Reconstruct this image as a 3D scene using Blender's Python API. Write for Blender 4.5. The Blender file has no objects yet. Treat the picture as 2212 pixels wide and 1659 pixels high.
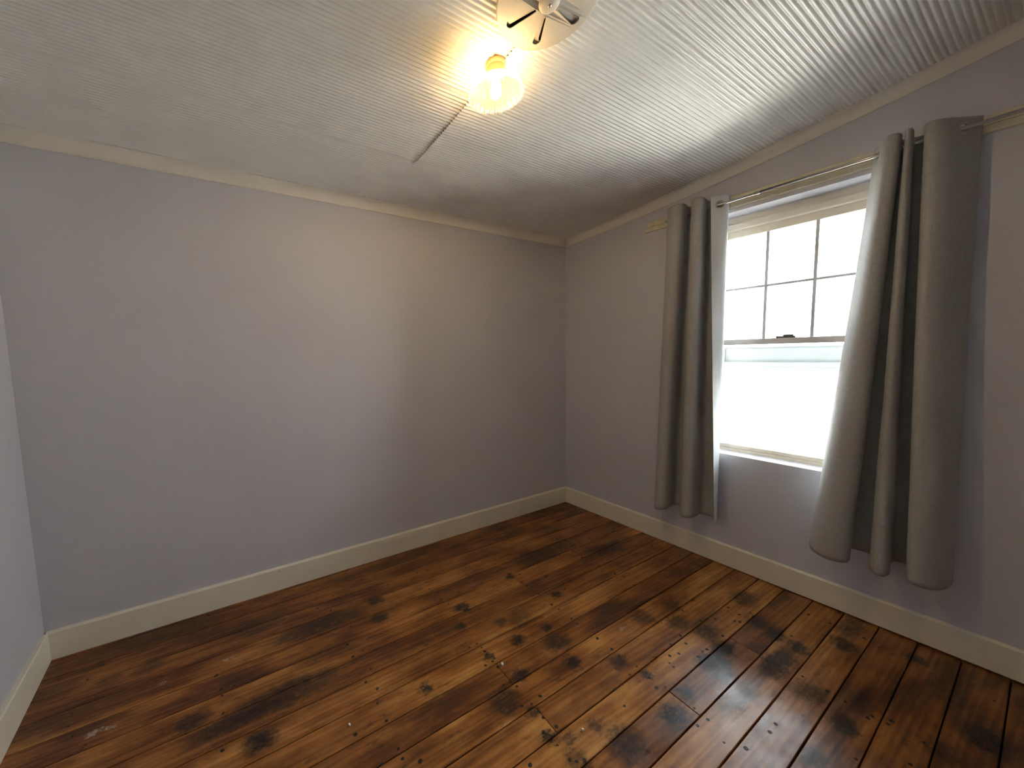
import bpy, bmesh, math, random
from mathutils import Vector, Matrix, noise
random.seed(7)
scene = bpy.context.scene
COL = scene.collection

# ------------------------------------------------------------------ camera
YAW, PITCH, ROLL, FPX = 1.10008, -0.08205, -0.031846, 762.506
cam_d = bpy.data.cameras.new('camera'); cam = bpy.data.objects.new('camera', cam_d); COL.objects.link(cam)
fw = Vector((math.cos(PITCH)*math.cos(YAW), math.cos(PITCH)*math.sin(YAW), math.sin(PITCH)))
ri = Vector((math.sin(YAW), -math.cos(YAW), 0)); up = ri.cross(fw)
r2 = ri*math.cos(ROLL)+up*math.sin(ROLL); u2 = -ri*math.sin(ROLL)+up*math.cos(ROLL)
m = Matrix((r2, u2, -fw)).transposed().to_4x4(); m.translation = (-2.7909, -2.4617, 1.5368)
cam.matrix_world = m
cam_d.sensor_width = 36.0; cam_d.lens = FPX/2212*36
cam_d.shift_x = 185.43/2212; cam_d.shift_y = -4.73/2212
cam_d.clip_start = 0.02
scene.camera = cam

# ------------------------------------------------------------------ daylight, exposure
world = bpy.data.worlds.new('daylight'); scene.world = world; world.use_nodes = True
bg = world.node_tree.nodes['Background']
bg.inputs['Color'].default_value = (0.88, 0.94, 1.0, 1); bg.inputs['Strength'].default_value = 9.0
sun_d = bpy.data.lights.new('sun', 'SUN'); sun = bpy.data.objects.new('sun', sun_d); COL.objects.link(sun)
sun_d.energy = 42.0; sun_d.angle = 0.01; sun_d.color = (1.0, 0.96, 0.9)
sun.rotation_euler = Vector((0.12, -0.55, -1.0)).to_track_quat('-Z', 'Y').to_euler()   # shines along the house, never into the window
vs = scene.view_settings
vs.view_transform = 'Standard'; vs.look = 'None'; vs.gamma = 1.0; vs.use_curve_mapping = False
vs.exposure = 1.58

# ------------------------------------------------------------------ room numbers
TH = 0.0715            # window wall turned a little out of square
THL = 0.0982           # left wall the same way
W = 3.8148             # length of the back wall
YF = -3.5              # wall behind the camera
HB = 0.151; TB = 0.02  # skirting height and thickness
def ceil_z(x, y):
    x = -min(x, 0.0); y = -min(y, 0.0); q = min(y, 2.3)
    return 2.555 + 0.0257*x + 0.0519*q + 0.0289*q*q + 0.06*(y-q)

# ------------------------------------------------------------------ material helpers
def mat(name):
    M = bpy.data.materials.new(name); M.use_nodes = True
    nt = M.node_tree; b = nt.nodes['Principled BSDF']
    return M, nt, b
def nd(nt, t, **kw):
    n = nt.nodes.new(t)
    for k, v in kw.items(): setattr(n, k, v)
    return n
def coords(nt, scale=(1, 1, 1), which='Object'):
    tc = nd(nt, 'ShaderNodeTexCoord'); mp = nd(nt, 'ShaderNodeMapping')
    mp.inputs['Scale'].default_value = scale
    nt.links.new(tc.outputs[which], mp.inputs['Vector']); return mp.outputs['Vector']
def ramp(nt, fac, stops):
    r = nd(nt, 'ShaderNodeValToRGB'); e = r.color_ramp.elements
    while len(e) < len(stops): e.new(0.5)
    for el, (p, c) in zip(e, stops): el.position = p; el.color = (*c, 1)
    nt.links.new(fac, r.inputs['Fac']); return r.outputs['Color']
def noise_tex(nt, vec, scale, detail=4, rough=0.55):
    n = nd(nt, 'ShaderNodeTexNoise'); n.inputs['Scale'].default_value = scale
    n.inputs['Detail'].default_value = detail; n.inputs['Roughness'].default_value = rough
    nt.links.new(vec, n.inputs['Vector']); return n
def bump(nt, b, height, strength, dist):
    n = nd(nt, 'ShaderNodeBump'); n.inputs['Strength'].default_value = strength; n.inputs['Distance'].default_value = dist
    nt.links.new(height, n.inputs['Height']); nt.links.new(n.outputs['Normal'], b.inputs['Normal'])
def paint(name, lo, hi, rough, nscale=3.0, bs=0.15, bscale=220.0, bd=0.001, which='Object'):
    M, nt, b = mat(name); v = coords(nt, which=which)
    n = noise_tex(nt, v, nscale, 5)
    nt.links.new(ramp(nt, n.outputs['Fac'], [(0.3, lo), (0.7, hi)]), b.inputs['Base Color'])
    b.inputs['Roughness'].default_value = rough
    n2 = noise_tex(nt, v, bscale, 2); bump(nt, b, n2.outputs['Fac'], bs, bd)
    return M
M_WALL = paint('wall_paint', (0.585, 0.577, 0.612), (0.61, 0.602, 0.637), 0.62, 1.6, 0.25, 160.0)
M_CEIL = paint('ceiling_paint', (0.78, 0.77, 0.73), (0.83, 0.82, 0.78), 0.42, 6.0, 0.15, 90.0)
M_COVE = paint('cornice_paint', (0.77, 0.73, 0.65), (0.83, 0.79, 0.71), 0.5, 7.0, 0.2, 60.0)
M_SKIRT = paint('skirting_paint', (0.80, 0.745, 0.60), (0.85, 0.795, 0.655), 0.38, 5.0, 0.15, 80.0)
M_BATTEN = paint('batten_paint', (0.62, 0.56, 0.40), (0.76, 0.70, 0.53), 0.5, 16.0, 0.5, 60.0, 0.002)
M_FRAME = paint('window_cream', (0.66, 0.60, 0.49), (0.72, 0.66, 0.55), 0.4, 8.0, 0.05)
M_WHITE = paint('window_white', (0.40, 0.44, 0.46), (0.45, 0.49, 0.51), 0.45, 8.0, 0.05)
M_MUNTIN = paint('muntin_grey', (0.40, 0.40, 0.40), (0.46, 0.46, 0.46), 0.4, 8.0, 0.05)
M_RAIL = paint('meeting_rail', (0.42, 0.38, 0.34), (0.50, 0.46, 0.41), 0.4, 8.0, 0.05)
M_DARK = paint('dark_metal', (0.05, 0.047, 0.045), (0.08, 0.075, 0.07), 0.45, 30.0)
M_DUCT_SHADE = paint('duct_shade_black', (0.012, 0.011, 0.010), (0.02, 0.018, 0.016), 0.8, 10.0)  # near-black colour standing in for shade behind the vent slots
M_NAIL = paint('nail_iron', (0.008, 0.006, 0.005), (0.022, 0.014, 0.010), 0.55, 60.0)
M_SUB = paint('subfloor', (0.010, 0.006, 0.004), (0.02, 0.012, 0.008), 0.9, 10.0)
M_VENT = paint('vent_enamel', (0.50, 0.465, 0.39), (0.57, 0.535, 0.455), 0.4, 8.0, 0.05)
M_BRASS = paint('lamp_holder_bakelite', (0.42, 0.26, 0.10), (0.55, 0.36, 0.16), 0.4, 20.0, 0.05)
M_CHIP = paint('chip_white', (0.75, 0.74, 0.70), (0.85, 0.84, 0.8), 0.6, 40.0)
M_EARTH = paint('pale_gravel', (0.48, 0.46, 0.42), (0.58, 0.56, 0.52), 0.9, 2.0, 0.3, 30.0, 0.01)
M_STEEL, _nt, _b = mat('brushed_steel')
_n = noise_tex(_nt, coords(_nt, (2, 60, 2)), 20, 2)
_nt.links.new(ramp(_nt, _n.outputs['Fac'], [(0.3, (0.50, 0.49, 0.47)), (0.7, (0.62, 0.61, 0.59))]), _b.inputs['Base Color'])
_b.inputs['Metallic'].default_value = 1.0; _b.inputs['Roughness'].default_value = 0.28

# window glass: clear pane with a faint surface reflection
M_GLASS = bpy.data.materials.new('window_glass'); M_GLASS.use_nodes = True
nt = M_GLASS.node_tree; nt.nodes.clear()
o = nd(nt, 'ShaderNodeOutputMaterial'); mx = nd(nt, 'ShaderNodeMixShader'); tr = nd(nt, 'ShaderNodeBsdfTransparent'); gl = nd(nt, 'ShaderNodeBsdfGlossy')
fr = nd(nt, 'ShaderNodeFresnel'); fr.inputs['IOR'].default_value = 1.45
tr.inputs['Color'].default_value = (0.96, 0.98, 0.98, 1); gl.inputs['Roughness'].default_value = 0.02
nt.links.new(fr.outputs[0], mx.inputs[0]); nt.links.new(tr.outputs[0], mx.inputs[1]); nt.links.new(gl.outputs[0], mx.inputs[2]); nt.links.new(mx.outputs[0], o.inputs['Surface'])

# lamp glass: milky fluted
M_SHADE = bpy.data.materials.new('fluted_lamp_glass'); M_SHADE.use_nodes = True
nt = M_SHADE.node_tree; nt.nodes.clear()
o = nd(nt, 'ShaderNodeOutputMaterial'); m1 = nd(nt, 'ShaderNodeMixShader'); m2 = nd(nt, 'ShaderNodeMixShader')
tr = nd(nt, 'ShaderNodeBsdfTransparent'); tl = nd(nt, 'ShaderNodeBsdfTranslucent'); gl = nd(nt, 'ShaderNodeBsdfGlossy')
tl.inputs['Color'].default_value = (0.92, 0.90, 0.82, 1); tr.inputs['Color'].default_value = (0.95, 0.94, 0.9, 1); gl.inputs['Roughness'].default_value = 0.1
m1.inputs[0].default_value = 0.78; m2.inputs[0].default_value = 0.08
nt.links.new(tr.outputs[0], m1.inputs[1]); nt.links.new(tl.outputs[0], m1.inputs[2])
nt.links.new(m1.outputs[0], m2.inputs[1]); nt.links.new(gl.outputs[0], m2.inputs[2]); nt.links.new(m2.outputs[0], o.inputs['Surface'])

# lit bulb
M_BULB = bpy.data.materials.new('lit_bulb'); M_BULB.use_nodes = True
nt = M_BULB.node_tree; nt.nodes.clear()
o = nd(nt, 'ShaderNodeOutputMaterial'); em = nd(nt, 'ShaderNodeEmission')
em.inputs['Color'].default_value = (1.0, 0.68, 0.34, 1); em.inputs['Strength'].default_value = 235.0
nt.links.new(em.outputs[0], o.inputs['Surface'])

# curtain cloth: slubby linen, lets a little light through
def cloth(name, lo, hi, trans):
    M, nt, b = mat(name); g = nd(nt, 'ShaderNodeNewGeometry')
    mp = nd(nt, 'ShaderNodeMapping'); mp.inputs['Scale'].default_value = (40, 40, 420); nt.links.new(g.outputs['Position'], mp.inputs['Vector'])
    n1 = noise_tex(nt, mp.outputs['Vector'], 1.0, 3, 0.6)
    mp2 = nd(nt, 'ShaderNodeMapping'); mp2.inputs['Scale'].default_value = (500, 500, 30); nt.links.new(g.outputs['Position'], mp2.inputs['Vector'])
    n2 = noise_tex(nt, mp2.outputs['Vector'], 1.0, 2, 0.6)
    ad = nd(nt, 'ShaderNodeMath', operation='ADD'); nt.links.new(n1.outputs['Fac'], ad.inputs[0]); nt.links.new(n2.outputs['Fac'], ad.inputs[1])
    hf = nd(nt, 'ShaderNodeMath', operation='MULTIPLY'); nt.links.new(ad.outputs[0], hf.inputs[0]); hf.inputs[1].default_value = 0.5
    col = ramp(nt, hf.outputs[0], [(0.3, lo), (0.7, hi)])
    nt.links.new(col, b.inputs['Base Color']); b.inputs['Roughness'].default_value = 0.85
    b.inputs['Sheen Weight'].default_value = 0.15
    bump(nt, b, hf.outputs[0], 0.35, 0.001)
    t = nd(nt, 'ShaderNodeBsdfTranslucent'); mx = nd(nt, 'ShaderNodeMixShader'); mx.inputs[0].default_value = trans
    nt.links.new(col, t.inputs['Color'])
    out = nt.nodes['Material Output']
    nt.links.new(b.outputs[0], mx.inputs[1]); nt.links.new(t.outputs[0], mx.inputs[2]); nt.links.new(mx.outputs[0], out.inputs['Surface'])
    return M
M_LINEN = cloth('grey_linen', (0.33, 0.327, 0.310), (0.50, 0.496, 0.472), 0.015)
M_LINING = cloth('curtain_lining', (0.62, 0.64, 0.66), (0.70, 0.71, 0.72), 0.03)

# ------------------------------------------------------------------ floor timber
STAINS = [(-1.601, -1.097, 0.033, 0.9), (-1.401, -1.106, 0.021, 1), (-1.431, -1.204, 0.057, 0.7), (-1.459, -1.328, 0.034, 0.8), (-1.873, -1.323, 0.055, 0.7), (-0.983, -1.199, 0.073, 0.6), (-0.739, -1.432, 0.052, 0.6), (-0.682, -1.541, 0.054, 0.7), (-0.733, -1.639, 0.047, 1), (-0.847, -1.669, 0.045, 1), (-1.262, -1.438, 0.038, 0.7), (-1.3, -1.706, 0.049, 0.9), (-1.569, -1.68, 0.061, 0.7), (-1.718, -1.262, 0.03, 0.7), (-1.796, -1.111, 0.024, 0.8), (-1.148, -0.943, 0.027, 1), (-1.48, -0.974, 0.063, 0.5), (-1.589, -0.954, 0.027, 0.6), (-0.411, -0.768, 0.09, 0.8), (-0.66, -0.572, 0.098, 0.6), (-0.93, -0.563, 0.117, 0.7), (-1.705, -0.761, 0.024, 1), (-1.282, -0.661, 0.027, 0.8), (-1.619, -1.581, 0.025, 0.6), (-1.75, -1.562, 0.025, 0.6), (-1.151, -1.672, 0.028, 0.8), (-1.799, -1.417, 0.027, 0.7), (-1.816, -1.52, 0.025, 0.9), (-1.211, -1.543, 0.022, 0.7), (-0.642, -1.348, 0.046, 0.6), (-1.785, -1.628, 0.035, 0.6), (-0.875, -1.316, 0.053, 0.5), (-0.374, -1.641, 0.041, 0.9), (-0.397, -1.723, 0.043, 1), (-0.606, -1.803, 0.079, 1), (-0.978, -1.799, 0.071, 0.8), (0.017, -1.897, 0.072, 0.8), (-0.412, -1.812, 0.038, 0.8), (-0.874, -1.654, 0.058, 0.9), (-0.689, -1.928, 0.052, 0.6), (-0.755, -2.048, 0.042, 0.7), (-0.191, -1.915, 0.045, 0.7), (-0.024, -2.108, 0.029, 1), (-0.372, -2.32, 0.062, 0.9), (-0.327, -2.128, 0.078, 0.5), (-1.017, -2.036, 0.039, 0.6), (-0.908, -1.716, 0.042, 0.7), (-0.105, -2.203, 0.086, 0.7), (-0.636, -1.506, 0.066, 0.5), (-0.207, -1.518, 0.063, 0.6), (-0.58, -2.246, 0.044, 0.6), (-2.461, -0.473, 0.12, 0.9), (-2.613, -0.466, 0.091, 0.8), (-2.73, -0.816, 0.117, 0.9), (-2.627, -0.808, 0.077, 0.8), (-2.961, -0.839, 0.078, 0.9), (-2.841, -0.975, 0.047, 0.9), (-3.093, -0.756, 0.049, 0.7), (-2.153, -1.102, 0.026, 1), (-1.733, -0.746, 0.033, 1), (-2.166, -0.432, 0.036, 0.9), (-3.329, -0.319, 0.047, 0.5), (-1.816, -0.875, 0.026, 0.9), (-2.13, -1.195, 0.071, 0.5), (-2.782, -0.292, 0.108, 0.6), (-3.314, -0.072, 0.158, 0.6), (-3.482, -0.321, 0.045, 0.4), (-2.19, -0.585, 0.034, 0.8), (-2.526, -0.672, 0.072, 0.5), (-3.576, -0.469, 0.121, 0.5), (-3.722, -0.269, 0.087, 0.5)]
WHITE_MARKS = [(-3.455, -0.607, 0.030, 0.006), (-3.40, -0.613, 0.022, 0.005), (-3.244, -0.469, 0.022, 0.004), (-2.968, -0.465, 0.030, 0.005), (-1.053, -1.315, 0.03, 0.002)]
M_WOOD, nt, b = mat('stained_floorboard')
geo = nd(nt, 'ShaderNodeNewGeometry'); P = geo.outputs['Position']
at_t = nd(nt, 'ShaderNodeAttribute', attribute_type='OBJECT', attribute_name='tone'); at_s = nd(nt, 'ShaderNodeAttribute', attribute_type='OBJECT', attribute_name='shift')
off = nd(nt, 'ShaderNodeVectorMath', operation='SCALE'); off.inputs[0].default_value = (17.0, 9.0, 5.0); nt.links.new(at_s.outputs['Fac'], off.inputs['Scale'])
PO = nd(nt, 'ShaderNodeVectorMath', operation='ADD'); nt.links.new(P, PO.inputs[0]); nt.links.new(off.outputs[0], PO.inputs[1])
def mapped(vec, scale):
    mp = nd(nt, 'ShaderNodeMapping'); mp.inputs['Scale'].default_value = scale; nt.links.new(vec, mp.inputs['Vector']); return mp.outputs['Vector']
def mth(op, a, b_=None, c_=None, clamp=False):
    n = nd(nt, 'ShaderNodeMath', operation=op); n.use_clamp = clamp
    for i, q in enumerate((a, b_, c_)):
        if q is None: continue
        if isinstance(q, (int, float)): n.inputs[i].default_value = q
        else: nt.links.new(q, n.inputs[i])
    return n.outputs[0]
grain = noise_tex(nt, mapped(PO.outputs[0], (1.8, 42, 10)), 1.0, 5, 0.6)
wv = nd(nt, 'ShaderNodeTexWave'); wv.wave_type = 'BANDS'; wv.bands_direction = 'Y'
wv.inputs['Scale'].default_value = 1.0; wv.inputs['Distortion'].default_value = 9.0; wv.inputs['Detail'].default_value = 3.0; wv.inputs['Detail Scale'].default_value = 1.2
nt.links.new(mapped(PO.outputs[0], (0.9, 13.0, 4.0)), wv.inputs['Vector'])
cloud = noise_tex(nt, mapped(PO.outputs[0], (2.6, 6.5, 4)), 1.0, 5, 0.6)
g1 = mth('MULTIPLY', grain.outputs['Fac'], 0.30); g2 = mth('MULTIPLY_ADD', wv.outputs['Fac'], 0.05, g1); g3 = mth('MULTIPLY_ADD', cloud.outputs['Fac'], 0.66, g2)
tone = mth('ADD', g3, at_t.outputs['Fac'])
wood = ramp(nt, tone, [(0.32, (0.035, 0.009, 0.002)), (0.44, (0.15, 0.046, 0.0085)), (0.56, (0.33, 0.125, 0.024)), (0.70, (0.58, 0.285, 0.075))])
# dark stains with their own outlines, soaked into the boards
dn = noise_tex(nt, mapped(P, (24, 42, 10)), 1.0, 7, 0.8)
dsub = nd(nt, 'ShaderNodeVectorMath', operation='SUBTRACT'); nt.links.new(dn.outputs['Color'], dsub.inputs[0]); dsub.inputs[1].default_value = (0.5, 0.5, 0.5)
dsc = nd(nt, 'ShaderNodeVectorMath', operation='SCALE'); nt.links.new(dsub.outputs[0], dsc.inputs[0]); dsc.inputs['Scale'].default_value = 0.13
PD = nd(nt, 'ShaderNodeVectorMath', operation='ADD'); nt.links.new(P, PD.inputs[0]); nt.links.new(dsc.outputs[0], PD.inputs[1])
def spot(x, y, rx, ry, s, vec, soft=0.35):
    ma = nd(nt, 'ShaderNodeVectorMath', operation='MULTIPLY_ADD')
    nt.links.new(vec, ma.inputs[0]); ma.inputs[1].default_value = (1/rx, 1/ry, 0); ma.inputs[2].default_value = (-x/rx, -y/ry, 0)
    ln = nd(nt, 'ShaderNodeVectorMath', operation='LENGTH'); nt.links.new(ma.outputs[0], ln.inputs[0])
    mr = nd(nt, 'ShaderNodeMapRange'); mr.interpolation_type = 'SMOOTHSTEP'
    mr.inputs['From Min'].default_value = 1.2; mr.inputs['From Max'].default_value = soft; mr.inputs['To Max'].default_value = s
    nt.links.new(ln.outputs['Value'], mr.inputs['Value']); return mr.outputs['Result']
acc = None
for (x, y, r, s) in STAINS:
    v = spot(x, y, r*(2.4 if r > 0.065 else 1.7), r*(0.7 if r > 0.065 else 1.2), min(1.0, s*(0.95 if r > 0.065 else 1.25)), PD.outputs[0], 0.4)
    acc = v if acc is None else mth('MAXIMUM', acc, v)
gs = noise_tex(nt, mapped(PO.outputs[0], (8, 24, 10)), 1.0, 7, 0.75)                # generic blotching everywhere
gb = nd(nt, 'ShaderNodeMapRange'); gb.interpolation_type = 'SMOOTHSTEP'
gb.inputs['From Min'].default_value = 0.55; gb.inputs['From Max'].default_value = 0.74; gb.inputs['To Max'].default_value = 0.8
nt.links.new(gs.outputs['Fac'], gb.inputs['Value'])
brk = noise_tex(nt, mapped(P, (26, 60, 10)), 1.0, 7, 0.78)
brk2 = mth('MULTIPLY_ADD', brk.outputs['Fac'], 3.6, -0.85, True)
st = mth('MAXIMUM', mth('MULTIPLY', acc, brk2), gb.outputs['Result'], None, True)
mixs = nd(nt, 'ShaderNodeMix', data_type='RGBA'); mixs.inputs['B'].default_value = (0.010, 0.006, 0.0045, 1)
nt.links.new(st, mixs.inputs['Factor']); nt.links.new(wood, mixs.inputs['A'])
accw = None
for (x, y, rx, ry) in WHITE_MARKS:
    v = spot(x, y, rx, ry, 0.8, PD.outputs[0], 0.7)
    accw = v if accw is None else mth('MAXIMUM', accw, v)
mixw = nd(nt, 'ShaderNodeMix', data_type='RGBA'); mixw.inputs['B'].default_value = (0.55, 0.50, 0.42, 1)
nt.links.new(accw, mixw.inputs['Factor']); nt.links.new(mixs.outputs['Result'], mixw.inputs['A'])
nt.links.new(mixw.outputs['Result'], b.inputs['Base Color'])
rv = noise_tex(nt, mapped(P, (7, 11, 5)), 1.0, 4, 0.6)
rr = nd(nt, 'ShaderNodeMapRange'); rr.inputs['From Min'].default_value = 0.3; rr.inputs['From Max'].default_value = 0.7; rr.inputs['To Min'].default_value = 0.27; rr.inputs['To Max'].default_value = 0.46
nt.links.new(rv.outputs['Fac'], rr.inputs['Value']); nt.links.new(rr.outputs['Result'], b.inputs['Roughness'])
b.inputs['Specular IOR Level'].default_value = 0.5
hgt = mth('MULTIPLY_ADD', rv.outputs['Fac'], 2.0, g2)
bump(nt, b, hgt, 0.22, 0.003)

# ------------------------------------------------------------------ mesh helpers
def mesh_obj(name, verts, faces, material, parent=None, smooth=False, centre=True, mats=None):
    me = bpy.data.meshes.new(name)
    c = Vector((0, 0, 0))
    if centre and verts:
        lo = Vector([min(v[i] for v in verts) for i in range(3)]); hi = Vector([max(v[i] for v in verts) for i in range(3)])
        c = (lo+hi)/2
    me.from_pydata([tuple(Vector(v)-c) for v in verts], [], faces)
    me.materials.append(material)
    for q in mats or []: me.materials.append(q)
    if smooth:
        for p in me.polygons: p.use_smooth = True
    me.update()
    o = bpy.data.objects.new(name, me); COL.objects.link(o); o.location = c
    if parent is not None: attach(o, parent)
    return o
def attach(o, parent):
    o.parent = parent
    o.matrix_parent_inverse = parent.matrix_basis.inverted() if parent.parent is None else (parent.parent.matrix_basis @ parent.matrix_parent_inverse @ parent.matrix_basis).inverted()
def tag(o, label, cat, group=None):
    o['label'] = label; o['category'] = cat
    if group: o['group'] = group
    return o
def struct(o):
    o['kind'] = 'structure'; return o
def empty(name, loc):
    o = bpy.data.objects.new(name, None); COL.objects.link(o); o.location = loc; o.empty_display_size = 0.05; return o
def wpt(d, y, z):
    """window-wall frame (depth outwards, along wall, up) -> world"""
    return Vector((d*math.cos(TH)-y*math.sin(TH), d*math.sin(TH)+y*math.cos(TH), z))
def lpt(d, y, z):
    """left-wall frame, depth into the room"""
    return Vector((-W+d-y*math.tan(THL), y, z))
def idp(x, y, z): return Vector((x, y, z))
BOXF = [(0, 3, 2, 1), (4, 5, 6, 7), (0, 1, 5, 4), (1, 2, 6, 5), (2, 3, 7, 6), (3, 0, 4, 7)]
def box_v(x0, x1, y0, y1, z0, z1, fr=idp):
    if x0 > x1: x0, x1 = x1, x0
    if y0 > y1: y0, y1 = y1, y0
    return [fr(x0, y0, z0), fr(x1, y0, z0), fr(x1, y1, z0), fr(x0, y1, z0), fr(x0, y0, z1), fr(x1, y0, z1), fr(x1, y1, z1), fr(x0, y1, z1)]
def boxes(name, lst, material, parent=None, fr=idp, bev=0.0, seg=2):
    V, F = [], []
    for q in lst:
        k = len(V); V += box_v(*q, fr=fr); F += [tuple(i+k for i in f) for f in BOXF]
    o = mesh_obj(name, V, F, material, parent)
    if bev:
        bm = bmesh.new(); bm.from_mesh(o.data); bmesh.ops.bevel(bm, geom=bm.edges[:], offset=bev, segments=seg, affect='EDGES', profile=0.6)
        bm.to_mesh(o.data); bm.free()
    return o
def sweep(name, rings, material, parent=None, smooth=True, closed=False, caps=True):
    n = len(rings[0]); V = [v for r in rings for v in r]; F = []
    for i in range(len(rings)-1):
        for j in range(n if closed else n-1):
            a = i*n+j; b_ = i*n+(j+1) % n
            F.append((a, b_, b_+n, a+n))
    if caps and closed:
        F.append(tuple(range(n-1, -1, -1))); F.append(tuple(range((len(rings)-1)*n, len(rings)*n)))
    return mesh_obj(name, V, F, material, parent, smooth)
def lathe(name, prof, centre, material, parent=None, n=48, mod=None, smooth=True, axis=None):
    V, F = [], []; R = axis or Matrix.Identity(3)
    for (r, z) in prof:
        for k in range(n):
            a = 2*math.pi*k/n; rr_ = r*(mod(a, r, z) if mod else 1)
            V.append(Vector(centre)+R @ Vector((rr_*math.cos(a), rr_*math.sin(a), z)))
    for i in range(len(prof)-1):
        for k in range(n):
            F.append((i*n+k, i*n+(k+1) % n, (i+1)*n+(k+1) % n, (i+1)*n+k))
    if prof[0][0] > 0.0005 : pass
    return mesh_obj(name, V, F, material, parent, smooth)
def tube(name, pts, r, material, parent=None, n=16):
    rings = []
    for i, p in enumerate(pts):
        p = Vector(p); d = (Vector(pts[min(i+1, len(pts)-1)])-Vector(pts[max(i-1, 0)])).normalized()
        s = d.cross(Vector((0, 0, 1))); s = s.normalized() if s.length > 1e-3 else Vector((1, 0, 0)); t = d.cross(s)
        rad = r[i] if isinstance(r, (list, tuple)) else r
        rings.append([p+(s*math.cos(2*math.pi*k/n)+t*math.sin(2*math.pi*k/n))*rad for k in range(n)])
    return sweep(name, rings, material, parent, True, True)

# ------------------------------------------------------------------ setting: ground, floor, walls
g = mesh_obj('ground', box_v(-12, 40, -30, 30, -0.7, -0.5), BOXF, M_EARTH); struct(g)
floor = mesh_obj('floor', box_v(-4.1, 0.30, -3.6, 0.12, -0.10, -0.024), BOXF, M_SUB); struct(floor)

OY0, OY1, OZ0, OZ1 = -1.145, -1.895, 0.782, 2.383          # window opening in the wall
WT = 0.30
wall_back = struct(boxes('wall_back', [(-4.05, 0.0, 0.0, 0.15, -0.02, 3.1)], M_WALL))
wall_right = struct(boxes('wall_right', [(0, WT, OY0, 0.2, -0.02, 3.1), (0, WT, -3.75, OY1, -0.02, 3.1), (0, WT, OY1, OY0, -0.02, OZ0), (0, WT, OY1, OY0, OZ1, 3.1)], M_WALL, fr=wpt))
wall_left = struct(boxes('wall_left', [(-0.15, 0, -3.6, 0.12, -0.02, 3.1)], M_WALL, fr=lpt))
wall_front = struct(boxes('wall_front', [(-4.05, 0.45, YF-0.15, YF, -0.02, 3.1)], M_WALL))

def skirt(name, pts0, pts1):
    rings = [pts0, pts1]
    o = sweep(name, rings, M_SKIRT, None, False, True); return struct(o)
sky_block_slab = struct(boxes('sky_block_slab', [(-4.05, 0.45, YF-0.15, 0.15, 3.1, 3.2)], M_SUB))  # unseen slab, added so no sky shows through the ceiling laps
prof = [(0.0, 0.0), (TB, 0.0), (TB, HB-0.007), (TB-0.005, HB-0.001), (0.0, HB)]
bb_back = skirt('baseboard_back', [Vector((-W+0.01, -p, z)) for p, z in prof], [Vector((-0.001, -p, z)) for p, z in prof])
bb_right = skirt('baseboard_right', [wpt(-p, -0.021, z) for p, z in prof], [wpt(-p, -3.55, max(z, 0.016)) for p, z in prof])
bb_left = skirt('baseboard_left', [lpt(p, -3.5, z) for p, z in prof], [lpt(p, -0.021, z) for p, z in prof])
bb_front = skirt('baseboard_front', [Vector((-3.4, YF+p, z)) for p, z in prof], [Vector((0.2, YF+p, z)) for p, z in prof])
for (x, z) in ((-2.68, 0.128), (-2.158, 0.1186)):
    lathe('nail', [(0.0, 0.0006), (0.0028, 0.0004), (0.003, -0.001)], (x, -TB-0.0004, z), M_NAIL, bb_back, 8, axis=Matrix.Rotation(math.radians(90), 3, 'X'))

# ------------------------------------------------------------------ cornices (concave cove) on three walls
def cove_profile():
    pts = []
    for k in range(9):
        a = math.radians(90*k/8)
        pts.append((0.052*(1-math.cos(a))*0.92+0.004, 0.056*math.sin(a)))      # (out from wall, up)
    return [(0.0, -0.004), (0.006, -0.004)]+pts+[(0.056, 0.06), (0.0, 0.06)]
CP = cove_profile()
def cove(name, fn, ts):
    rings = []
    for t in ts:
        rings.append([fn(t, p, z) for p, z in CP])
    return struct(sweep(name, rings, M_COVE, None, True, True))
def cz(x, y): return ceil_z(x, y)-0.055
tsx = [-W+0.0+i*(W)/40 for i in range(41)]
cove('trim_1', lambda t, p, z: Vector((min(t, -p*0.98) if t > -0.08 else t, -p, cz(t, 0)+z)), tsx)
tsy = [-i*3.5/60 for i in range(61)]
def cwin(t, p, z):
    q = wpt(-p, min(t, -p*0.98), 0); return Vector((q.x, q.y, cz(0, t)+z))
cove('trim_2', cwin, tsy)
def clef(t, p, z):
    q = lpt(p, min(t, -p), 0); return Vector((q.x, q.y, cz(-W, t)+z))
cove('trim_3', clef, tsy)

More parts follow.
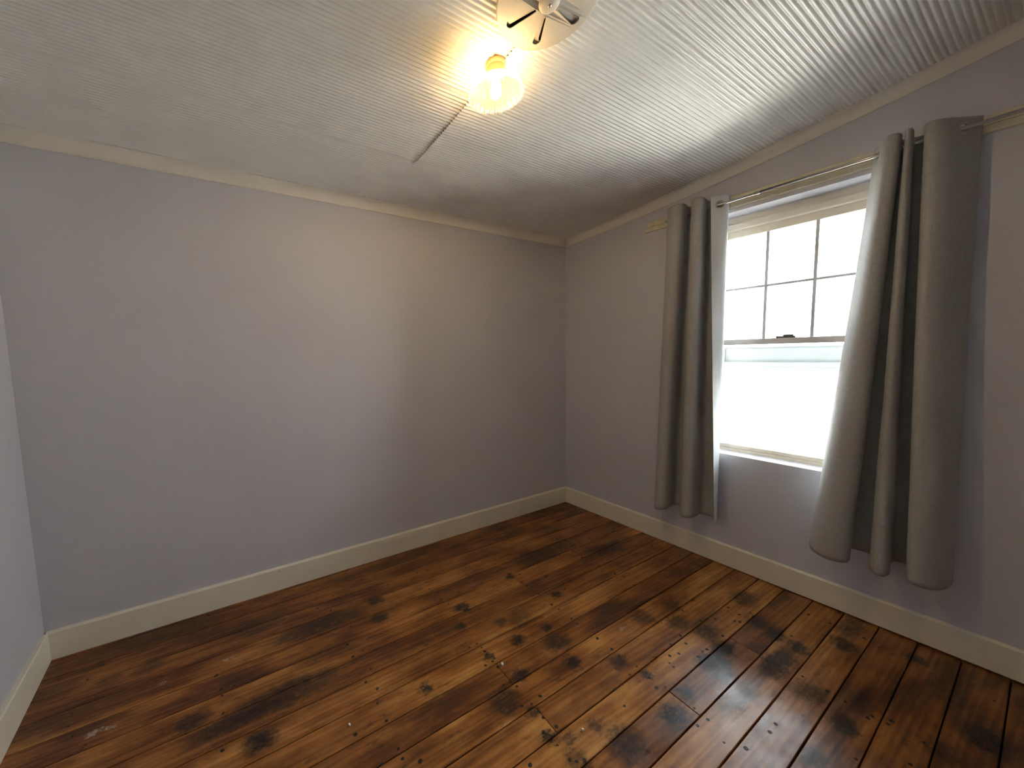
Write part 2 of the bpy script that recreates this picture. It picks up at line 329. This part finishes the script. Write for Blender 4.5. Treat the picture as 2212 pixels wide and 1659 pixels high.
# ------------------------------------------------------------------ ceiling: sheets of ripple iron
PITCH_R = 0.0182; SLOPE = 0.026
ceiling = empty('ceiling', (-1.8, -1.7, 2.9)); struct(ceiling)
LAPS = [0.02, -0.28, -0.56, -1.06, -1.62, -2.16, -2.7, -3.56]
def lap_x(y): return -1.885-0.085*y                      # end joint line of the sheets, slightly off square
def sheet(ya, yb, left, k):
    rows = []; y = ya; n_s = 10
    ys = []
    while y > yb:
        ys.append(y); y -= PITCH_R/n_s
    ys.append(yb)
    rr_ = random.Random(k*7+left)
    flat = (0.085 if k == 1 else 0.04) if left else (0.016 if k == 1 else 0.0)
    sag = rr_.uniform(-0.0015, 0.0015); tilt = rr_.uniform(-0.0007, 0.0007)
    V, F = [], []
    nx = 5
    for y in ys:
        t = (y-ya)/(yb-ya)
        edge = min(1.0, max(0.0, (y-yb-flat*0.4)/0.012)) if flat else 1.0             # flat lap strip along the far edge
        amp = 0.0062*edge
        for i in range(nx):
            xl = lap_x(y)
            x0, x1 = (-W-0.12, xl+0.006) if left else (xl, 0.30)
            x = x0+(x1-x0)*(0, 0.4 if left else 0.03, 0.6, 0.8, 1)[i]
            yy = y+SLOPE*(x+1.8)
            z = ceil_z(x, yy)-amp*abs(math.sin(math.pi*y/PITCH_R))+0.0065
            z += sag*math.sin(math.pi*t)+tilt*(t-0.5)-(1-edge)*0.003
            if not left: z -= 0.0012+(0.0038 if k >= 2 else 0.0)*max(0.0, 1-(x-x0)/0.06)                                       # laps under its neighbour
            V.append(Vector((x, yy, z)))
    for j in range(len(ys)-1):
        for i in range(nx-1):
            a = j*nx+i; F.append((a, a+nx, a+nx+1, a+1))
    o = mesh_obj('ceiling_sheet', V, F, M_CEIL, ceiling, True)
    return o
for k in range(len(LAPS)-1):
    sheet(LAPS[k]+0.004, LAPS[k+1], True, k); sheet(LAPS[k]+0.004, LAPS[k+1], False, k)

# ------------------------------------------------------------------ floorboards with nails
NAIL_SPOTS = [(-1.242, -0.886), (-1.243, -0.995), (-1.231, -1.129), (-1.234, -1.171), (-1.227, -1.293), (-1.223, -1.373), (-1.227, -1.414), (-1.21, -1.494), (-1.28, -1.505), (-1.204, -1.536), (-1.216, -1.557), (-1.802, -1.011), (-1.85, -1.01), (-1.794, -1.042), (-1.794, -1.069), (-1.796, -1.136), (-1.84, -1.137), (-1.792, -1.173), (-1.83, -1.261), (-1.796, -1.264), (-1.781, -1.295), (-1.722, -1.38), (-1.78, -1.388), (-1.823, -1.375), (-1.776, -1.427), (-1.779, -1.454), (-1.759, -1.507), (-1.819, -1.495), (-1.44, -1.585), (-1.806, -1.614), (-1.788, -1.63), (-1.76, -1.642), (-1.948, -1.556), (-1.238, -1.601), (-1.201, -1.618), (-0.126, -0.648), (-0.662, -0.876), (-0.681, -0.788), (-0.686, -0.752), (-0.652, -0.993), (-0.653, -1.127), (-1.025, -0.883), (-0.628, -1.399), (-0.833, -1.492), (-0.627, -1.489), (-0.863, -1.533), (-0.936, -1.498), (-1.011, -1.535), (-0.959, -1.55), (-1.055, -1.558), (-1.061, -1.579), (-0.896, -1.606), (-0.844, -1.598), (-0.812, -1.604), (-1.251, -0.748), (-1.25, -0.791), (-1.235, -1.042), (-1.069, -0.783), (-1.407, -1.518), (-0.607, -1.888), (-0.61, -1.968), (-0.606, -2.091), (-0.633, -2.085), (-0.569, -2.133), (-0.6, -2.13), (-0.59, -2.212), (-0.597, -2.247), (-0.89, -2.111), (-0.748, -2.207), (-0.048, -1.952), (-0.05, -1.833), (-0.062, -1.753), (-0.376, -1.512), (-0.39, -1.568), (-0.32, -1.592), (-0.471, -1.58), (-0.453, -1.596), (-0.54, -1.52), (-0.645, -1.599), (-0.813, -1.604), (-0.344, -1.77), (-1.042, -1.922), (-0.983, -1.92), (-1.194, -1.905), (-1.198, -1.782), (-1.26, -1.775), (-2.385, -0.937), (-2.348, -0.995), (-2.4, -0.769), (-2.407, -0.68), (-2.361, -1.149), (-2.492, -1.139), (-2.37, -1.059), (-2.986, -0.681), (-2.94, -0.651), (-2.992, -0.643), (-2.977, -0.776), (-2.972, -0.944), (-3.017, -0.548), (-2.359, -1.272), (-2.357, -1.311), (-2.302, -1.35), (-2.433, -1.289), (-2.496, -0.321), (-2.428, -0.38)]
def gap(k):                                               # y of the k-th joint at x=0 and x=-2
    return -0.631-0.1218*k, -0.656-0.1252*k
def gap_y(k, x):
    a, b_ = gap(k); return a+(a-b_)*x/2
JOINTS = {6: [-1.775], 4: [-1.79], 0: [-1.268, -0.672], 8: [-1.207, -0.626]}      # butt joints between board ends
TONES = {7: 0.09, 8: -0.02, 9: 0.06, 10: 0.03, 11: 0.0, 12: -0.05, 13: -0.07, 14: -0.08, 15: -0.03, 6: 0.05, 5: 0.045, 4: -0.03, 3: 0.07, 2: 0.01, 1: -0.02, 0: 0.035, -1: -0.045, -2: 0.0, -3: 0.005, -4: -0.03, -5: -0.06}  # board tones; shadow over the right-most boards is put into their darker values
planks = []
def plank(k, xa, xb):
    g_, ch, zt = 0.0021, 0.0020, random.uniform(-0.0009, 0.0)
    def y0(x): return gap_y(k+1, x)+g_
    def y1(x): return gap_y(k, x)-g_
    V = []
    for inset, z in ((0, -0.0235), (0, zt-ch), (ch, zt)):
        V += [Vector((xa+inset, y0(xa)+inset, z)), Vector((xb-inset, y0(xb)+inset, z)), Vector((xb-inset, y1(xb)-inset, z)), Vector((xa+inset, y1(xa)-inset, z))]
    F = [(3, 2, 1, 0), (8, 9, 10, 11)]
    for l in (0, 4):
        F += [(l+i, l+(i+1) % 4, l+4+(i+1) % 4, l+4+i) for i in range(4)]
    o = mesh_obj('plank', V, F, M_WOOD, floor)
    o['tone'] = TONES.get(k, 0.0)+random.uniform(-0.018, 0.018); o['shift'] = random.random()
    planks.append((k, xa, xb, o, zt))
for k in range(-6, 24):
    cuts = [-4.0]+sorted(JOINTS.get(k, []))+[0.22]
    for a, b_ in zip(cuts[:-1], cuts[1:]):
        if gap_y(k, -1) > 0.10 or gap_y(k, -1) < -3.5: continue
        plank(k, a+0.0008, b_-0.0008)
nail_me = None
def nail(x, y, s):
    global nail_me
    for (k, xa, xb, o, zt) in planks:
        if xa < x < xb and gap_y(k+1, x) < y <= gap_y(k, x):
            if nail_me is None:
                n = 8; V = [(0, 0, 0.0002)]+[(0.0075*math.cos(2*math.pi*i/n), 0.0075*math.sin(2*math.pi*i/n), 0.0004) for i in range(n)]+[(0.0085*math.cos(2*math.pi*i/n), 0.0085*math.sin(2*math.pi*i/n), -0.0005) for i in range(n)]
                F = [(0, 1+i, 1+(i+1) % n) for i in range(n)]+[(1+i, 1+n+i, 1+n+(i+1) % n, 1+(i+1) % n) for i in range(n)]
                nail_me = bpy.data.meshes.new('nail'); nail_me.from_pydata(V, [], F); nail_me.materials.append(M_NAIL)
            q = bpy.data.objects.new('nail', nail_me); COL.objects.link(q)
            q.location = (x, y, zt+0.0003); q.scale = (s*1.15, s*0.9, 1); q.rotation_euler.z = random.uniform(-0.5, 0.5); attach(q, o)
            return
for (x, y) in NAIL_SPOTS:
    nail(x, y, random.uniform(0.6, 1.05))
for jx in (-3.55, -2.98, -2.37, -1.8, -1.22, -0.64, -0.06):           # rows of nails over the joists
    for k in range(-4, 18):
        for f in (0.24, 0.76):
            x = jx+random.uniform(-0.03, 0.03); y = gap_y(k, x)*(1-f)+gap_y(k+1, x)*f
            if random.random() < 0.38 and all((x-a)**2+(y-b_)**2 > 0.05**2 for a, b_ in NAIL_SPOTS) and y < -0.05: nail(x, y, random.uniform(0.45, 0.75))

# ------------------------------------------------------------------ window
win = empty('window_1', wpt(0.15, -1.52, OZ0)); struct(win)
FD = 0.125
def wbox(name, lst, m_, bev=0.002): return boxes(name, lst, m_, win, wpt, bev)
wbox('window_head', [(FD+0.015, 0.23, OY1, OY0, 2.335, OZ1)], M_FRAME)
wbox('window_head_bead', [(FD, 0.17, OY1+0.002, OY0-0.002, 2.297, 2.336)], M_FRAME)
wbox('window_jamb', [(FD+0.01, 0.23, OY0-0.034, OY0, OZ0, 2.335)], M_FRAME)
wbox('window_jamb', [(FD+0.01, 0.23, OY1, OY1+0.034, OZ0, 2.335)], M_FRAME)
wbox('window_sill', [(FD-0.005, 0.24, OY1, OY0, OZ0-0.004, 0.800)], M_FRAME, 0.003)
wbox('window_sill_bead', [(FD+0.008, 0.15, OY1+0.03, OY0-0.03, 0.799, 0.826)], M_FRAME, 0.006)
# upper sash, 3 x 2 panes
SX0, SX1 = 0.168, 0.188
YS = [-1.185, -1.402, -1.622, -1.840]; ZS = [2.248, 1.905, 1.560]
us = empty('upper_sash', wpt(0.178, -1.51, 1.54)); attach(us, win)
def sbox(name, lst, m_, par, bev=0.0015): return boxes(name, lst, m_, par, wpt, bev)
sbox('top_rail', [(SX0-0.004, SX1, -1.861, -1.179, ZS[0], 2.30)], M_FRAME, us, 0.004)
sbox('stile', [(SX0, SX1, YS[0], YS[0]+0.022, 1.52, ZS[0]+0.01)], M_FRAME, us)
sbox('stile', [(SX0, SX1, YS[3]-0.022, YS[3], 1.52, ZS[0]+0.01)], M_FRAME, us)
sbox('meeting_rail', [(SX0-0.02, SX1, -1.861, -1.179, 1.522, 1.560)], M_RAIL, us, 0.003)
mt = 0.0075
for y in YS[1:3]: sbox('muntin', [(SX0+0.002, SX1-0.002, y-mt, y+mt, ZS[2]-0.002, ZS[0]+0.002)], M_MUNTIN, us)
for a, b_ in zip(YS[:-1], YS[1:]):
    sbox('muntin', [(SX0+0.003, SX1-0.003, b_+mt*0.9, a-mt*0.9, ZS[1]-mt, ZS[1]+mt)], M_MUNTIN, us)
    for c_, d_ in zip(ZS[:-1], ZS[1:]):
        sbox('pane', [(0.176, 0.179, b_, a, d_, c_)], M_GLASS, us, 0)
# catch on the meeting rail
lt = boxes('latch', [(0.150, 0.176, -1.556, -1.466, 1.560, 1.571)], M_DARK, win, wpt, 0.003)
lk = boxes('latch_lever', [(0.146, 0.160, -1.548, -1.50, 1.569, 1.580)], M_DARK, None, wpt, 0.004); attach(lk, lt)
# lower sash: one large pane
ls = empty('lower_sash', wpt(0.16, -1.51, 0.8)); attach(ls, win)
sbox('bottom_rail', [(0.150, 0.166, -1.861, -1.179, 0.800, 0.822)], M_FRAME, ls, 0.002)
sbox('stile', [(0.150, 0.166, YS[0]+0.002, YS[0]+0.022, 0.82, 1.523)], M_FRAME, ls)
sbox('stile', [(0.150, 0.166, YS[3]-0.022, YS[3]-0.002, 0.82, 1.523)], M_FRAME, ls)
sbox('pane', [(0.156, 0.159, YS[3]-0.002, YS[0]+0.002, 0.82, 1.523)], M_GLASS, ls, 0)
# white rail of the old timber sash outside
orl = boxes('outer_rail', [(0.245, 0.28, OY1, OY0, 1.40, 1.515)], M_WHITE, win, wpt, 0.004)
q = boxes('moulding', [(0.232, 0.25, OY1, OY0, 1.372, 1.402)], M_WHITE, None, wpt, 0.006); attach(q, orl)
q = boxes('moulding', [(0.238, 0.27, OY1, OY0, 1.335, 1.374)], M_WHITE, None, wpt, 0.006); attach(q, orl)
q = boxes('moulding', [(0.236, 0.25, OY1, OY0, 1.500, 1.512)], M_WHITE, None, wpt, 0.004); attach(q, orl)

# daylight portal so the renderer aims at the opening
pd = bpy.data.lights.new('window_portal', 'AREA'); pd.shape = 'RECTANGLE'; pd.size = 1.6; pd.size_y = 0.75
pd.cycles.is_portal = True
po = bpy.data.objects.new('window_portal', pd); COL.objects.link(po)
dirn = (wpt(-1, 0, 0)); zax = -dirn.normalized(); xax = Vector((0, 0, 1)); yax = zax.cross(xax)
mm = Matrix((xax, yax, zax)).transposed().to_4x4(); mm.translation = wpt(0.31, -1.52, 1.58); po.matrix_world = mm

# ------------------------------------------------------------------ batten, rod, curtains
bt = empty('curtain_batten', wpt(-0.01, -1.55, 2.41)); tag(bt, 'long cream painted timber batten nailed to the wall above the window', 'batten')
def batten_piece(name, z0, z1, d0, ends, mt_):
    ys = [ends[0]]; n = 40
    rings = []
    for i in range(n+1):
        y = ends[0]+(ends[1]-ends[0])*i/n; w = 0.0012*math.sin(y*31)+0.0008*math.sin(y*77)
        c = 0.004
        y_off = [0, 0.004, 0.012, 0.006] if i == 0 else [0, 0, 0, 0]
        rings.append([wpt(-0.0005, y+y_off[0], z0+w), wpt(-d0, y+y_off[1], z0+w+0.001), wpt(-d0, y-y_off[2], z1-c+w*0.5), wpt(-d0+c, y+y_off[3], z1+w*0.5), wpt(-0.0005, y, z1+w*0.5)])
    return sweep(name, rings, mt_, bt, False, True)
batten_piece('lower_board', 2.408, 2.442, 0.018, (-0.742, -2.42), M_BATTEN)
batten_piece('upper_board', 2.443, 2.484, 0.013, (-0.752, -2.42), M_BATTEN)

RZ, RD = 2.424, -0.098
def rz(y): return RZ-(y+0.9)*0.008
rod = empty('curtain_rod', wpt(RD, -1.6, RZ)); tag(rod, 'slim silver telescopic curtain rod running through both curtains', 'curtain rod')
tube('thin_tube', [wpt(RD, -0.93, rz(-0.93)), wpt(RD, -1.46, rz(-1.46))], 0.0068, M_STEEL, rod)
tube('thick_tube', [wpt(RD, -1.43, rz(-1.43)), wpt(RD, -2.36, rz(-2.36))], 0.0082, M_STEEL, rod)
tube('collar', [wpt(RD, -1.405, rz(-1.405)), wpt(RD, -1.432, rz(-1.432))], 0.0092, M_STEEL, rod)
lathe('finial', [(0.0, -0.012), (0.009, -0.009), (0.012, 0.0), (0.009, 0.009), (0.0, 0.012)], wpt(RD, -0.925, rz(-0.925)), M_STEEL, rod, 20)
lathe('finial', [(0.0, -0.012), (0.009, -0.009), (0.012, 0.0), (0.009, 0.009), (0.0, 0.012)], wpt(RD, -2.365, rz(-2.365)), M_STEEL, rod, 20)
for y in (-0.948, -2.27):
    br = boxes('bracket', [(RD-0.004, -0.016, y-0.005, y+0.005, rz(y)-0.016, rz(y)-0.0085), (-0.022, -0.0185, y-0.011, y+0.011, rz(y)-0.03, rz(y)+0.018)], M_STEEL, rod, wpt, 0.001)

def catmull(pts, n):
    out = []; m_ = len(pts)-1
    for i in range(n+1):
        t = i/n*m_; k = min(int(t), m_-1); f = t-k
        p0, p1, p2, p3 = pts[max(k-1, 0)], pts[k], pts[k+1], pts[min(k+2, m_)]
        out.append(tuple(0.5*(2*b_+(c_-a_)*f+(2*a_-5*b_+4*c_-d_)*f*f+(3*b_-a_-3*c_+d_)*f**3) for a_, b_, c_, d_ in zip(p0, p1, p2, p3)))
    return out
def curtain(name, label, top, bot, ztop, zbot, power, seed):
    root = empty(name, wpt(-0.08, (top[0][0]+top[-1][0])/2, zbot)); tag(root, label, 'curtain', 'pair of grey grommet curtains')
    NU = 220
    zs = [1.0-i*0.004 for i in range(26)]; z = zs[-1]
    while z > 0.03: z -= 0.024; zs.append(max(z, 0.0))
    if zs[-1] > 0: zs.append(0.0)
    deep = lambda d, k: -0.030-(max(-d, 0.03)-0.03)*k
    T = [(y, deep(d, 1.35)) for y, d in catmull(top, NU)]; B = [(y, deep(d, 1.50)) for y, d in catmull(bot, NU)]
    V, F = [], []; idx = {}
    hs = zbot, ztop
    for j, s in enumerate(zs):
        w = (1-s)**power
        for i in range(NU+1):
            y = T[i][0]*(1-w)+B[i][0]*w; d = T[i][1]*(1-w)+B[i][1]*w
            nz = noise.noise(Vector((i*0.03+seed, s*5.0, seed)))*0.006*min(1, (1-s)*5+0.1)
            nz += noise.noise(Vector((i*0.08+seed, s*14.0, seed+3)))*0.0016*min(1, (1-s)*4)
            zz = zbot+(ztop-zbot)*s
            if s < 0.02: pass
            zz += 0.010*math.sin(i*0.075+seed)*(1-s)
            V.append(wpt(min(d+nz, -0.024), y+nz*0.5, zz))
    n = NU+1
    holes = []
    for i in [q for q in range(3, NU-3) if (T[q][1]-RD)*(T[q+1][1]-RD) <= 0]:
        a, b_ = T[max(i-2, 0)], T[min(i+2, NU)]
        tan = (wpt(b_[1], b_[0], 0)-wpt(a[1], a[0], 0)).normalized()
        holes.append((wpt(T[i][1], T[i][0], rz(T[i][0])), tan))
    for j in range(len(zs)-1):
        for i in range(NU):
            a = j*n+i; f = (a, a+n, a+n+1, a+1)
            cc = sum((V[q] for q in f), Vector())/4
            if any((cc-h).length < 0.0205 for h, _ in holes): continue
            F.append(f)
    o = mesh_obj('cloth', V, F, M_LINEN, root, True, mats=[M_LINING])
    so = o.modifiers.new('thickness', 'SOLIDIFY'); so.thickness = 0.0022; so.offset = 0.0; so.material_offset = 1; so.material_offset_rim = 0; so.use_rim = True
    for h, tan in holes:
        # ring lies flat in the cloth
        axis = tan.cross(Vector((0, 0, 1))).normalized(); R = Matrix((tan, Vector((0, 0, 1)), axis)).transposed()
        prof_ = [(0.0175, 0.0), (0.0185, 0.0026), (0.0225, 0.0036), (0.0265, 0.0026), (0.0275, 0.0), (0.0265, -0.0026), (0.0225, -0.0036), (0.0185, -0.0026), (0.0175, 0.0)]
        lathe('grommet', prof_, h, M_STEEL, root, 28, axis=R)
    return root, V, n, zs

L_TOP = [(-0.940, -0.035), (-0.938, -0.080), (-0.965, -0.128), (-1.010, -0.150), (-1.050, -0.138), (-1.056, -0.100), (-1.046, -0.058), (-1.080, -0.036), (-1.108, -0.060), (-1.100, -0.120), (-1.132, -0.150), (-1.162, -0.138), (-1.164, -0.090), (-1.160, -0.048), (-1.235, -0.032), (-1.266, -0.050), (-1.232, -0.082), (-1.195, -0.102)]
L_BOT = [(-0.910, -0.035), (-0.906, -0.085), (-0.930, -0.140), (-0.968, -0.165), (-1.006, -0.150), (-1.010, -0.105), (-0.998, -0.055), (-1.055, -0.036), (-1.108, -0.055), (-1.098, -0.125), (-1.130, -0.165), (-1.172, -0.155), (-1.180, -0.105), (-1.172, -0.055), (-1.235, -0.040), (-1.270, -0.060), (-1.284, -0.095), (-1.292, -0.128)]
curtain('curtain', 'narrow gathered grey linen curtain nearer the room corner, pale lining folded out at its edge', L_TOP, L_BOT, 2.486, 0.335, 1.0, 3.1)
R_TOP = [(-1.845, -0.030), (-1.862, -0.060), (-1.885, -0.115), (-1.905, -0.145), (-1.932, -0.138), (-1.938, -0.105), (-1.930, -0.060), (-1.946, -0.050), (-1.958, -0.065), (-1.950, -0.120), (-1.958, -0.148), (-1.970, -0.138), (-1.970, -0.095), (-1.962, -0.045), (-1.990, -0.034), (-2.012, -0.055), (-2.002, -0.118), (-2.022, -0.145), (-2.060, -0.125), (-2.100, -0.080), (-2.140, -0.040)]
R_BOT = [(-1.720, -0.100), (-1.745, -0.150), (-1.790, -0.175), (-1.840, -0.172), (-1.872, -0.145), (-1.868, -0.095), (-1.848, -0.045), (-1.905, -0.034), (-1.958, -0.055), (-1.942, -0.130), (-1.962, -0.168), (-1.992, -0.168), (-2.006, -0.135), (-1.996, -0.050), (-2.032, -0.033), (-2.072, -0.055), (-2.056, -0.150), (-2.086, -0.168), (-2.130, -0.150), (-2.160, -0.110), (-2.172, -0.060)]
curtain('curtain', 'wide grey linen curtain swept out at the bottom, hanging away from the room corner', R_TOP, R_BOT, 2.480, 0.388, 1.15, 8.4)

# ------------------------------------------------------------------ ceiling light
LX, LY = -1.797, -1.228; LZ = ceil_z(LX, LY)+0.001
lamp = empty('ceiling_light', (LX, LY, LZ-0.07)); tag(lamp, 'small lit ceiling light with fluted glass shade on a short holder', 'lamp')
lathe('ceiling_rose', [(0.0, 0.004), (0.040, 0.004), (0.042, -0.004), (0.038, -0.012), (0.0, -0.012)], (LX, LY, LZ-0.003), M_BRASS, lamp, 32)
lathe('lamp_holder', [(0.036, -0.010), (0.036, -0.040), (0.033, -0.046), (0.026, -0.050), (0.026, -0.074), (0.022, -0.078), (0.022, -0.088), (0.0, -0.088)], (LX, LY, LZ), M_BRASS, lamp, 32)
lathe('shade_ring', [(0.0262, -0.057), (0.034, -0.058), (0.034, -0.063), (0.0262, -0.064)], (LX, LY, LZ), M_VENT, lamp, 32)
def flute(a, r, z): return 1+0.022*math.cos(28*a)*min(1, max(0, (r-0.03)/0.06))
sh = lathe('lamp_shade', [(0.029, -0.060), (0.036, -0.060), (0.052, -0.064), (0.070, -0.073), (0.087, -0.086), (0.099, -0.101), (0.105, -0.114), (0.108, -0.122), (0.109, -0.125)], (LX, LY, LZ), M_SHADE, lamp, 168, mod=flute)
so = sh.modifiers.new('thickness', 'SOLIDIFY'); so.thickness = 0.0025; so.offset = 0
BA = Vector((-0.30, -0.34, -1.0)).normalized()
zq = BA.to_track_quat('Z', 'Y').to_matrix()
bc = Vector((LX, LY, LZ-0.086))
lathe('bulb_cap', [(0.012, -0.004), (0.0125, 0.018), (0.0, 0.018)], bc, M_STEEL, lamp, 20, axis=zq)
lathe('bulb', [(0.0, 0.062), (0.010, 0.061), (0.019, 0.054), (0.0225, 0.043), (0.0215, 0.032), (0.016, 0.022), (0.0125, 0.018)], bc, M_BULB, lamp, 24, axis=zq)

# ------------------------------------------------------------------ ceiling vent
VX, VY = -1.782, -1.500; e_ = 0.01
nx_ = (ceil_z(VX+e_, VY)-ceil_z(VX-e_, VY))/(2*e_); ny_ = (ceil_z(VX, VY+e_)-ceil_z(VX, VY-e_))/(2*e_)
nrm = Vector((nx_, ny_, -1)).normalized()                  # faces down into the room
vq = nrm.to_track_quat('Z', 'Y').to_matrix()
xa_ = (Vector((1, 0, 0))-nrm*nrm.x).normalized(); ya_ = nrm.cross(xa_); VM = Matrix((xa_, ya_, nrm)).transposed()
vent = empty('ceiling_vent', (VX, VY, ceil_z(VX, VY))); tag(vent, 'round cream metal ceiling vent with radial teardrop slots beside the light', 'vent')
V0 = Vector((VX, VY, ceil_z(VX, VY)))
def slotted(name, R_, rot, r0, r1, w0, w1, depth, zoff, material):
    cu = bpy.data.curves.new(name, 'CURVE'); cu.dimensions = '2D'; cu.fill_mode = 'BOTH'; cu.extrude = depth/2; cu.bevel_depth = 0.0008
    def poly(pts):
        s = cu.splines.new('POLY'); s.points.add(len(pts)-1); s.use_cyclic_u = True
        for p, q in zip(s.points, pts): p.co = (q[0], q[1], 0, 1)
    poly([(R_*math.cos(2*math.pi*i/96), R_*math.sin(2*math.pi*i/96)) for i in range(96)])
    for k in range(6):
        a = rot+k*math.pi/3; pts = []
        pts += [(r0, w0), (r0, -w0)]
        for i in range(13):
            t = -math.pi/2+math.pi*i/12; pts.append((r1-w1+w1*math.cos(t), w1*math.sin(t)))
        ca, sa = math.cos(a), math.sin(a)
        poly([(x*ca-y*sa, x*sa+y*ca) for x, y in pts])
    tmp = bpy.data.objects.new('tmp', cu); COL.objects.link(tmp)
    dg = bpy.context.evaluated_depsgraph_get(); me = bpy.data.meshes.new_from_object(tmp.evaluated_get(dg)); bpy.data.objects.remove(tmp)
    me.name = name; me.materials.clear(); me.materials.append(material)
    for v in me.vertices:
        r = math.hypot(v.co.x, v.co.y)
        v.co.z += zoff+0.012*(1-(r/R_)**2)
        v.co = VM @ v.co
    o = bpy.data.objects.new(name, me); COL.objects.link(o); o.location = V0; attach(o, vent); return o
slotted('face_plate', 0.176, math.radians(-64), 0.045, 0.150, 0.0055, 0.0160, 0.002, 0.013, M_VENT)
slotted('damper_plate', 0.160, math.radians(-64+10), 0.045, 0.148, 0.006, 0.0165, 0.0015, 0.006, M_VENT)
lathe('duct_shade_disc', [(0.0, 0.0005), (0.158, 0.0005), (0.158, 0.004), (0.0, 0.004)], V0, M_DUCT_SHADE, vent, 64, axis=VM)  # flat dark disc painted in for the shade of the vent opening
lathe('rim', [(0.170, 0.002), (0.178, 0.004), (0.1785, 0.010), (0.176, 0.0145), (0.171, 0.0155)], V0, M_VENT, vent, 96, axis=VM)
hub = lathe('hub', [(0.036, 0.022), (0.034, 0.029), (0.026, 0.034), (0.010, 0.036), (0.0, 0.036)], V0, M_VENT, vent, 40, axis=VM)
sc = lathe('screw', [(0.0065, 0.034), (0.006, 0.0385), (0.003, 0.0395), (0.0, 0.0395)], V0, M_STEEL, None, 16, axis=VM); attach(sc, hub)

# ------------------------------------------------------------------ paint chips lying on the boards
def chip(x, y, s, label, ang):
    pts = [(-1, -0.5), (0.2, -0.8), (1.0, -0.1), (0.6, 0.6), (-0.4, 0.7)]
    ca, sa = math.cos(ang), math.sin(ang)
    V = [Vector((x+(p*ca-q_*sa)*s, y+(p*sa+q_*ca)*s, 0.0008)) for p, q_ in pts]+[Vector((x+(p*ca-q_*sa)*s*0.85, y+(p*sa+q_*ca)*s*0.85, 0.0045+0.001*i)) for i, (p, q_) in enumerate(pts)]
    F = [(4, 3, 2, 1, 0), (5, 6, 7, 8, 9)]+[(i, (i+1) % 5, 5+(i+1) % 5, 5+i) for i in range(5)]
    tag(mesh_obj('paint_chip', V, F, M_CHIP), label, 'paint chip', 'white paint chips on the floorboards')
chip(-1.765, -1.173, 0.0085, 'largest white paint chip on the floorboards, beside a cluster of dark nail holes', 0.4)
chip(-2.504, -1.093, 0.006, 'small white paint chip alone on dark floorboards', 1.3)
chip(-1.677, -1.567, 0.006, 'small white paint chip on a pale worn board near a curved crack', 2.0)
